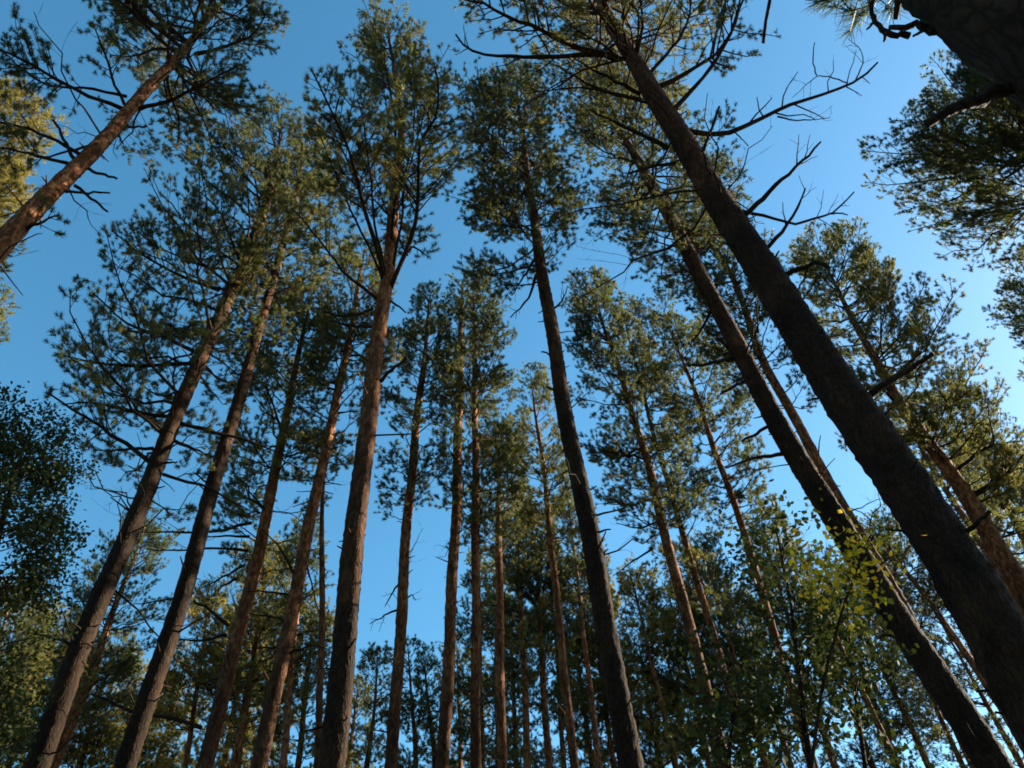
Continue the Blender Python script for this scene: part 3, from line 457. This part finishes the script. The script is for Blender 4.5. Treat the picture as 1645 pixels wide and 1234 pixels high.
    ('g2', 'small pointed pine between the slim pine and the thin dark trunk', (-2.59, 22.6), [(0.0, 0.0, 11.896, 0.087), (-0.24, -0.03, 13.25, 0.064), (-0.478, -0.065, 15.0, 0.019)], (10.18, 0.46, 0.53, 60, 1.1), []),
    ('h', 'olive-crowned pine behind the red-brown trunk at bottom centre', (-0.01, 19.72), [(0.0, 0.0, 10.487, 0.106), (-0.008, -0.0, 14.386, 0.087), (-0.039, -0.0, 19.0, 0.03)], (11.79, 0.9, 0.9, 80, 1.0), []),
    ('GG', 'dark-trunked pine deep in the thicket right of bottom centre', (0.52, 20.11), [(0.0, 0.0, 10.64, 0.108), (-0.036, 0.001, 13.631, 0.095), (0.067, -0.002, 18.0, 0.03)], (11.41, 1.07, 1.07, 80, 1.1), []),
    ('i', 'pine crown filling the gap left of the clean-trunked pine foot', (2.42, 23.15), [(0.0, 0.0, 11.933, 0.089), (-0.042, 0.004, 14.727, 0.078), (-0.003, 0.0, 19.0, 0.033)], (12.03, 1.19, 1.19, 80, 1.1), []),
    ('j', 'bright green pine just right of the clean-trunked pine foot', (4.07, 22.54), [(0.0, 0.0, 11.588, 0.103), (-0.159, 0.028, 14.321, 0.085), (-0.361, 0.059, 18.0, 0.032)], (11.49, 1.05, 1.15, 80, 1.1), []),
    ('k', 'shaded pine behind the foot of the sunlit-edged pine', (5.19, 23.36), [(0.0, 0.0, 11.908, 0.089), (-0.061, 0.013, 14.306, 0.077), (-0.187, 0.04, 18.0, 0.032)], (11.24, 0.97, 0.97, 70, 1.1), []),
    ('l', 'pine with dark crown left of the yellow-leaved bushes', (6.58, 22.68), [(0.0, 0.0, 11.544, 0.121), (-0.111, 0.032, 14.284, 0.094), (-0.164, 0.046, 19.0, 0.033)], (12.02, 1.18, 1.18, 80, 1.1), []),
    ('m', 'leafy-looking dense pine crown above the yellow-leaved bushes', (8.64, 23.16), [(0.0, 0.0, 11.674, 0.123), (-0.035, 0.013, 14.45, 0.096), (0.171, -0.065, 20.0, 0.034)], (13.11, 1.43, 1.43, 90, 1.1), []),
    ('n', 'reddish far pine in the gap between the two biggest leaning trunks', (12.0, 24.76), [(0.0, 0.0, 12.25, 0.112), (-0.111, 0.053, 14.577, 0.091), (-0.305, 0.143, 19.0, 0.034)], (12.76, 1.26, 1.47, 70, 0.9), []),
    ('o', 'thin far pine against pale sky at the lower right edge', (16.1, 27.02), [(0.0, 0.0, 13.094, 0.122), (-0.109, 0.064, 14.941, 0.097), (-0.28, 0.163, 19.0, 0.036)], (12.55, 1.32, 1.32, 60, 0.8), []),
    ('p', 'pine at the right edge with long bare curving branches and wispy tips', (16.29, 21.98), [(0.0, 0.0, 13.023, 0.231), (0.206, -0.155, 15.832, 0.194), (0.647, -0.511, 22.0, 0.068)], (15.43, 2.3, 2.71, 80, 0.85), []),
    ('q', 'olive pine crown poking in from the right edge at mid height', (14.61, 14.27), [(0.0, 0.0, 13.746, 0.244), (0.23, -0.244, 16.016, 0.202), (0.732, -0.836, 21.0, 0.055)], (17.44, 1.29, 1.88, 55, 1.0), []),
    ('ZT', 'dense dark pine crown filling the upper right corner region', (11.04, 7.8), [(0.0, 0.0, 10.831, 0.421), (0.039, -0.056, 14.041, 0.337), (0.079, -0.114, 20.0, 0.088)], (15.03, 2.52, 2.52, 95, 1.1), []),
    ('b1', 'broad low pine crown behind the foot of the lower left corner pine', (-13.67, 24.34), [(0.0, 0.0, 13.15, 0.114), (-0.127, -0.072, 14.602, 0.089), (-0.242, -0.139, 17.0, 0.032)], (9.76, 1.53, 1.34, 90, 1.0), []),
    ('b2', 'far bushy pine at the bottom edge between the dark trunk and the orange one', (-11.6, 25.07), [(0.0, 0.0, 13.392, 0.117), (-0.012, -0.005, 14.288, 0.08), (-0.054, -0.025, 16.0, 0.032)], (9.91, 1.16, 1.16, 80, 1.0), []),
    ('b3', 'feathery pine crown crossed by bare dead branches at lower left', (-9.17, 24.14), [(0.0, 0.0, 12.868, 0.113), (-0.097, -0.037, 14.939, 0.09), (-0.35, -0.139, 18.0, 0.033)], (9.81, 1.45, 1.16, 90, 1.0), []),
    ('b4', 'dark green pine crown low behind the thin pole', (-6.04, 21.15), [(0.0, 0.0, 11.388, 0.098), (-0.132, -0.039, 13.196, 0.079), (-0.307, -0.093, 16.0, 0.029)], (8.72, 1.02, 0.85, 90, 1.0), []),
    ('b5', 'shaded far pine straight behind the centre vertical trunk', (-1.22, 21.58), [(0.0, 0.0, 11.378, 0.083), (-0.054, -0.003, 13.604, 0.072), (-0.104, -0.006, 18.0, 0.031)], (10.04, 0.91, 0.91, 80, 1.0), []),
    ('b6', 'low bright far pine between the red-brown trunk and the dark one', (-0.33, 22.99), [(0.0, 0.0, 11.976, 0.088), (-0.037, -0.001, 13.743, 0.075), (-0.086, -0.002, 17.0, 0.031)], (9.09, 0.92, 1.01, 90, 1.0), []),
    ('b7', 'far pine with low olive crown behind the slim pine at bottom', (0.99, 22.76), [(0.0, 0.0, 11.819, 0.087), (0.032, -0.001, 13.955, 0.075), (0.05, -0.002, 18.0, 0.032)], (9.5, 1.12, 1.02, 90, 1.0), []),
    ('b8', 'small far pine, the lowest crown left of the clean trunk foot', (1.82, 23.4), [(0.0, 0.0, 12.07, 0.09), (-0.044, 0.003, 13.47, 0.075), (-0.102, 0.007, 16.0, 0.03)], (8.8, 0.91, 1.09, 90, 1.0), []),
    ('b9', 'low yellow-green pine behind the clean-trunked pine foot', (4.07, 25.19), [(0.0, 0.0, 12.782, 0.116), (-0.049, 0.008, 14.289, 0.081), (-0.054, 0.009, 17.0, 0.033)], (9.27, 1.17, 1.17, 90, 1.0), []),
    ('b10', 'dense far pine crown low between the two thin leaning trunks', (5.12, 25.64), [(0.0, 0.0, 12.94, 0.117), (-0.066, 0.013, 14.689, 0.082), (-0.129, 0.025, 18.0, 0.034)], (9.34, 1.2, 1.2, 90, 1.0), []),
    ('b11', 'far pine behind the dark leafy sapling', (8.23, 25.71), [(0.0, 0.0, 12.838, 0.117), (-0.087, 0.027, 15.028, 0.083), (-0.279, 0.086, 19.0, 0.035)], (10.23, 1.44, 1.44, 90, 1.0), []),
    ('b12', 'far pine in the pale sky gap left of the stout leaning trunk', (10.57, 25.29), [(0.0, 0.0, 12.552, 0.115), (-0.028, 0.012, 14.689, 0.082), (-0.009, 0.004, 18.0, 0.034)], (10.01, 1.2, 1.2, 80, 0.9), []),
    ('b13', 'tall far pine between the stout leaning trunk and the biggest one', (14.16, 26.38), [(0.0, 0.0, 12.89, 0.139), (0.032, -0.017, 15.778, 0.108), (0.144, -0.078, 22.0, 0.038)], (13.85, 1.6, 1.83, 80, 0.9), []),
    ('b14', 'wispy far pine at the right edge behind the thin squeezed trunk', (18.08, 26.83), [(0.0, 0.0, 13.853, 0.145), (0.121, -0.082, 16.532, 0.111), (0.365, -0.253, 22.0, 0.038)], (14.97, 1.87, 2.1, 80, 0.9), []),
    ('b15', 'lowest yellow-green pine crown in the left corner behind the birch', (-14.98, 21.47), [(0.0, 0.0, 11.911, 0.118), (0.051, 0.036, 13.241, 0.088), (0.081, 0.056, 15.0, 0.028)], (8.81, 1.35, 1.35, 80, 1.0), []),
    ('b16', 'far pine filling the gap between the birch and the lower left corner trunk', (-15.38, 24.91), [(0.0, 0.0, 13.479, 0.098), (-0.096, -0.06, 14.974, 0.082), (-0.064, -0.04, 17.0, 0.032)], (8.99, 1.73, 1.54, 90, 1.0), []),
    ('b17', 'olive far pine right behind the second trunk from the left', (-13.16, 25.6), [(0.0, 0.0, 13.696, 0.1), (-0.121, -0.063, 15.012, 0.083), (-0.316, -0.167, 17.0, 0.033)], (9.14, 1.17, 1.17, 90, 1.0), []),
    ('b18', 'low far pine crown between the reddish pine and its left neighbour', (-8.21, 24.7), [(0.0, 0.0, 13.08, 0.096), (-0.065, -0.022, 14.566, 0.08), (-0.204, -0.07, 17.0, 0.032)], (8.62, 1.33, 1.33, 90, 1.0), []),
    ('b19', 'lowest pine top right against the foot of the central trunk', (-6.19, 27.75), [(0.0, 0.0, 14.369, 0.097), (-0.02, -0.004, 15.58, 0.078), (0.011, 0.003, 17.0, 0.035)], (9.42, 0.94, 0.83, 80, 1.0), []),
    ('b20', 'low pine between the thin dark trunk and the centre vertical one', (-2.1, 25.12), [(0.0, 0.0, 13.013, 0.087), (-0.072, -0.006, 14.521, 0.071), (-0.191, -0.017, 17.0, 0.033)], (8.49, 0.96, 0.96, 80, 1.0), []),
    ('b21', 'dark far pine crown exactly behind the red-brown trunk', (-0.88, 23.7), [(0.0, 0.0, 12.32, 0.082), (-0.029, -0.001, 14.346, 0.068), (-0.026, -0.001, 18.0, 0.032)], (8.94, 1.13, 0.95, 90, 1.0), []),
    ('b22', 'far pine touching the left side of the clean-trunked pine foot', (2.9, 25.04), [(0.0, 0.0, 12.764, 0.096), (0.056, -0.007, 15.548, 0.083), (0.025, -0.003, 19.0, 0.034)], (9.15, 1.2, 1.2, 90, 1.0), []),
    ('b23', 'far pine behind the sunlit-edged trunk near the bottom edge', (5.81, 25.28), [(0.0, 0.0, 12.748, 0.096), (0.047, -0.011, 15.323, 0.083), (0.113, -0.027, 19.0, 0.034)], (9.14, 1.4, 1.2, 90, 1.0), []),
    ('b24', 'far pine behind the left half of the leafy saplings', (6.63, 24.77), [(0.0, 0.0, 12.483, 0.094), (0.019, -0.005, 15.449, 0.082), (0.015, -0.004, 20.0, 0.035)], (9.93, 1.22, 1.42, 90, 1.0), []),
    ('b25', 'far olive pine behind the stout leaning trunk at bottom right', (11.26, 25.15), [(0.0, 0.0, 12.458, 0.095), (0.042, -0.019, 15.218, 0.083), (0.122, -0.055, 20.0, 0.035)], (9.9, 1.43, 1.43, 80, 0.9), []),
    ('b26', 'far pine low behind the stout trunk with pale sky around its tip', (13.72, 26.1), [(0.0, 0.0, 12.781, 0.099), (-0.053, 0.028, 15.213, 0.085), (-0.194, 0.1, 19.0, 0.035)], (10.14, 1.46, 1.46, 80, 0.8), []),
    ('r', 'bright yellow-lit pine crown entering from the left edge near the top', (-10.86, 7.65), [(0.0, 0.0, 12.152, 0.252), (-0.186, -0.279, 14.792, 0.23), (-0.551, -0.936, 20.0, 0.057)], (13.64, 1.11, 1.48, 95, 1.2), []),
    ('s', 'pine of which only dark sprigs show at the left edge', (-13.33, 11.29), [(0.0, 0.0, 12.967, 0.247), (-0.148, -0.18, 15.429, 0.206), (-0.039, -0.046, 19.0, 0.048)], (13.67, 0.86, 1.29, 60, 1.0), []),
    ('Y', 'very near dark trunk cutting the top right corner with thick broken stubs', (1.12, 0.55), [(0.0, 0.0, 2.84, 0.109), (-0.003, 0.006, 3.151, 0.12), (-0.003, 0.006, 3.617, 0.132), (0.003, -0.005, 4.826, 0.125), (-0.016, 0.031, 8.122, 0.124), (-0.07, 0.145, 21.0, 0.088)], (12.0, 2.28, 2.28, 60, 1.0), [('live', 0.0042, [(0.01, -0.017, 3.975), (0.02, 0.093, 4.144), (0.015, 0.205, 4.312), (0.028, 0.293, 4.5)]), ('live', 0.0041, [(-0.008, 0.009, 3.891), (0.006, 0.105, 4.029), (0.03, 0.188, 4.177), (0.066, 0.268, 4.328)]), ('dead', 0.0122, [(0.019, -0.018, 4.922), (-0.104, 0.206, 4.774), (-0.125, 0.353, 4.693), (-0.138, 0.453, 4.651)]), ('dead', 0.0188, [(-0.06, 0.075, 3.188), (-0.133, 0.081, 3.161), (-0.205, 0.086, 3.135), (-0.292, 0.107, 3.095)]), ('dead', 0.0132, [(-0.075, 0.08, 3.554), (-0.12, 0.076, 3.59), (-0.171, 0.087, 3.614)]), ('dead', 0.0108, [(-0.101, 0.119, 3.644), (-0.135, 0.122, 3.654), (-0.149, 0.113, 3.675), (-0.166, 0.102, 3.698), (-0.172, 0.081, 3.729), (-0.165, 0.048, 3.771)]), ('dead', 0.005, [(-0.122, 0.137, 3.813), (-0.12, 0.151, 3.834), (-0.118, 0.166, 3.854)]), ('dead', 0.0065, [(-0.115, 0.138, 3.751), (-0.111, 0.156, 3.749), (-0.11, 0.166, 3.753)]), ('dead', 0.006, [(-0.079, 0.092, 3.605), (-0.084, 0.106, 3.627), (-0.089, 0.121, 3.647)])]),
]

# key, label, base, trunk, crown, leaf length, twigs, leaves
BROADLEAF = [
    ('birch', 'dark small-leaved birch at the left edge, black against the blue sky', (-4.41, 6.07), [(0.0, 0.0, 4.522, 0.053), (-0.16, -0.123, 5.323, 0.047), (-0.349, -0.287, 6.226, 0.034), (-0.503, -0.438, 7.169, 0.021), (-0.568, -0.508, 7.719, 0.01)], (4.5, 0.9, 0.65), 0.04, 260, 'M_LEAF'),
    ('sapling', 'dark leafy birch sapling in front of the thin trunks at lower right', (1.95, 5.68), [(0.0, 0.0, 4.076, 0.026), (0.095, -0.034, 4.63, 0.023), (0.216, -0.084, 5.351, 0.018), (0.282, -0.113, 6.026, 0.008)], (4.05, 0.51, 0.46), 0.054, 96, 'M_LEAF'),
    ('sapling', 'young tree with a bunch of bright yellow leaves over the stout leaning trunk', (1.42, 4.38), [(0.0, 0.0, 3.305, 0.011), (0.242, -0.094, 3.894, 0.011), (0.525, -0.248, 4.394, 0.008), (0.743, -0.405, 4.67, 0.008)], (4.34, 0.22, 0.22), 0.04, 36, 'M_LEAF_Y'),
    ('sapling', 'low leafy sapling at the bottom edge with a few lit yellow leaves', (1.23, 5.36), [(0.0, 0.0, 3.709, 0.02), (0.113, -0.028, 4.09, 0.015), (0.27, -0.077, 4.55, 0.008)], (3.82, 0.36, 0.31), 0.054, 54, 'M_LEAF'),
    ('sapling', 'small dark-leaved sapling standing right of the leafy birch sapling, pale sky behind its leaves', (2.29, 5.76), [(0.0, 0.0, 3.828, 0.021), (0.122, -0.051, 4.409, 0.016), (0.295, -0.136, 5.353, 0.008)], (4.04, 0.33, 0.33), 0.054, 60, 'M_LEAF'),
]

# ---------------------------------------------------------------- broadleaf saplings
def broadleaf(label, base, pts, crown, leaf, ntwig, lmat, seed, cname, cat, group):
    rng = np.random.default_rng(seed)
    root = bpy.data.objects.new(cname, None); C.objects.link(root); root.location = (base[0], base[1], 0)
    tag(root, label, cat, group)
    tp = trunk_points(pts)
    Q, R = trunk_mesh(rng, tp, 10, 0, "trunk", M_LIMB, root, 0.6)
    z = Q[:, 2]; H = z[-1]; zb, rL, rR = crown
    nb = max(10, ntwig // 3)
    zz = np.sort(rng.uniform(zb, H - 0.1, nb)); t = (zz - zb) / (H - zb)
    az = np.arange(nb) * 2.4 + rng.normal(size=nb) * 0.5
    rm = np.where(np.cos(az) < 0, rL, rR)
    L = rm * (0.35 + 0.75 * np.sin(np.pi * (0.12 + 0.72 * t))) * rng.uniform(0.6, 1.1, nb)
    o = np.stack([np.interp(zz, z, Q[:, i]) for i in range(3)], 1)
    e = np.radians(rng.uniform(20, 55, nb)); K = 7; u = np.linspace(0, 1, K)
    d = np.stack([np.cos(az) * np.cos(e), np.sin(az) * np.cos(e), np.sin(e)], 1)
    P = o[:, None] + d[:, None] * u[None, :, None] * L[:, None, None]
    P[..., 2] -= (u[None] ** 2) * L[:, None] * 0.15
    j = rng.normal(size=P.shape) * 0.03 * L[:, None, None]; j[:, 0] = 0; P += j
    r0 = 0.004 + 0.006 * L
    g = grow(rng, P, L, r0, 0.8, 0.15, False, 0.15, 0.08)
    for i in range(nb):
        b = MB(); V, F = tubes(P[i:i + 1], (r0[i] * np.linspace(1, 0.25, K))[None], 5); b.add(V, F)
        s = g[2] == i; V, F = tubes(g[0][s], g[1][s] * 0.6, 3); b.add(V, F)
        b.build("branch", [M_LIMB], root, True)
    c = MB()
    V, F = tubes(g[3], np.broadcast_to(np.array([0.0018, 0.001]), (len(g[3]), 2)), 3); c.add(V, F, 1)
    TP = g[5]; V, F, tn = leaves(rng, TP, 12 if cname == 'birch_tree' else 6, leaf, 0.06, rng.uniform(0, 1, len(TP)))
    c.add(V, F, 0, tn)
    c.build("crown", [lmat, M_LIMB], root)
    return root

for i, (key, label, base, pts, crown, leaf, n, lm) in enumerate(BROADLEAF):
    broadleaf(label, base, pts, crown, leaf, n, {'M_LEAF': M_LEAF, 'M_LEAF_Y': M_LEAF_Y}[lm], 900 + i,
              'birch_tree' if key == 'birch' else 'leafy_sapling', 'birch tree' if key == 'birch' else 'sapling', None if key == 'birch' else 'leafy saplings under the pines')

# ---------------------------------------------------------------- the pines
NEAR = set('ABCDEGHIJKLMOPQRSTX')
YELLOW = {'a', 'EE', 'g', 'r', 'j', 'd', 'b1', 'b3', 'b6', 'b9', 'b15', 'b2', 'b4', 'c', 'b17', 'b7', 'h', 'i', 'f', 'n', 'b16', 'b18', 'b22'}  # crowns given the yellow needle colour that stands in for sunlight
FAR = []
for i, (key, label, base, pts, crown, limbs) in enumerate(TREES):
    near = key in NEAR or key in ('Y', 'ZT', 'r', 'p', 'q')
    t = pine(key, label, base, pts, crown, limbs, "tall pines of the wood", 2 if near else 1, 100 + i,
         nmat=M_NEEDLE_Y if key in YELLOW else None,
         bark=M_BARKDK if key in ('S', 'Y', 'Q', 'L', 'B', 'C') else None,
         deads={'F': 4, 'G': 3, 'L': 5, 'S': 10, 'Y': 0, 'D': 9, 'O': 11, 'T': 11, 'B': 10, 'E': 10, 'C': 10, 'R': 10, 'Q': 9}.get(key, 7))
    if key in ('EE', 'm', 'h', 'l', 'o'): FAR.append(t)

# the wood goes on to the right of and behind the photographer: these trees shade the trunks
rng = np.random.default_rng(77)
spots = []
while len(spots) < 40:
    az = math.radians(rng.uniform(105, 285)); d = rng.uniform(4.5, 26)

    x, y = d * math.sin(az), d * math.cos(az)
    if abs(x) < 3 and abs(y) < 3: continue
    if all((x - a) ** 2 + (y - b) ** 2 > 9 for a, b in spots + [t[2] for t in TREES]): spots.append((x, y))
for k, (x, y) in enumerate(spots):
    src = FAR[k % len(FAR)]
    r = src.copy(); C.objects.link(r); r.location = (x, y, 0); r.rotation_euler = (0, 0, rng.uniform(0, 6.28))
    s = rng.uniform(0.95, 1.15); r.scale = (s, s, s)
    r['label'] = "tall pine of the same wood standing outside the photographed view"; r['group'] = "pines outside the view"
    for ch in src.children:
        c = ch.copy(); C.objects.link(c); c.parent = r
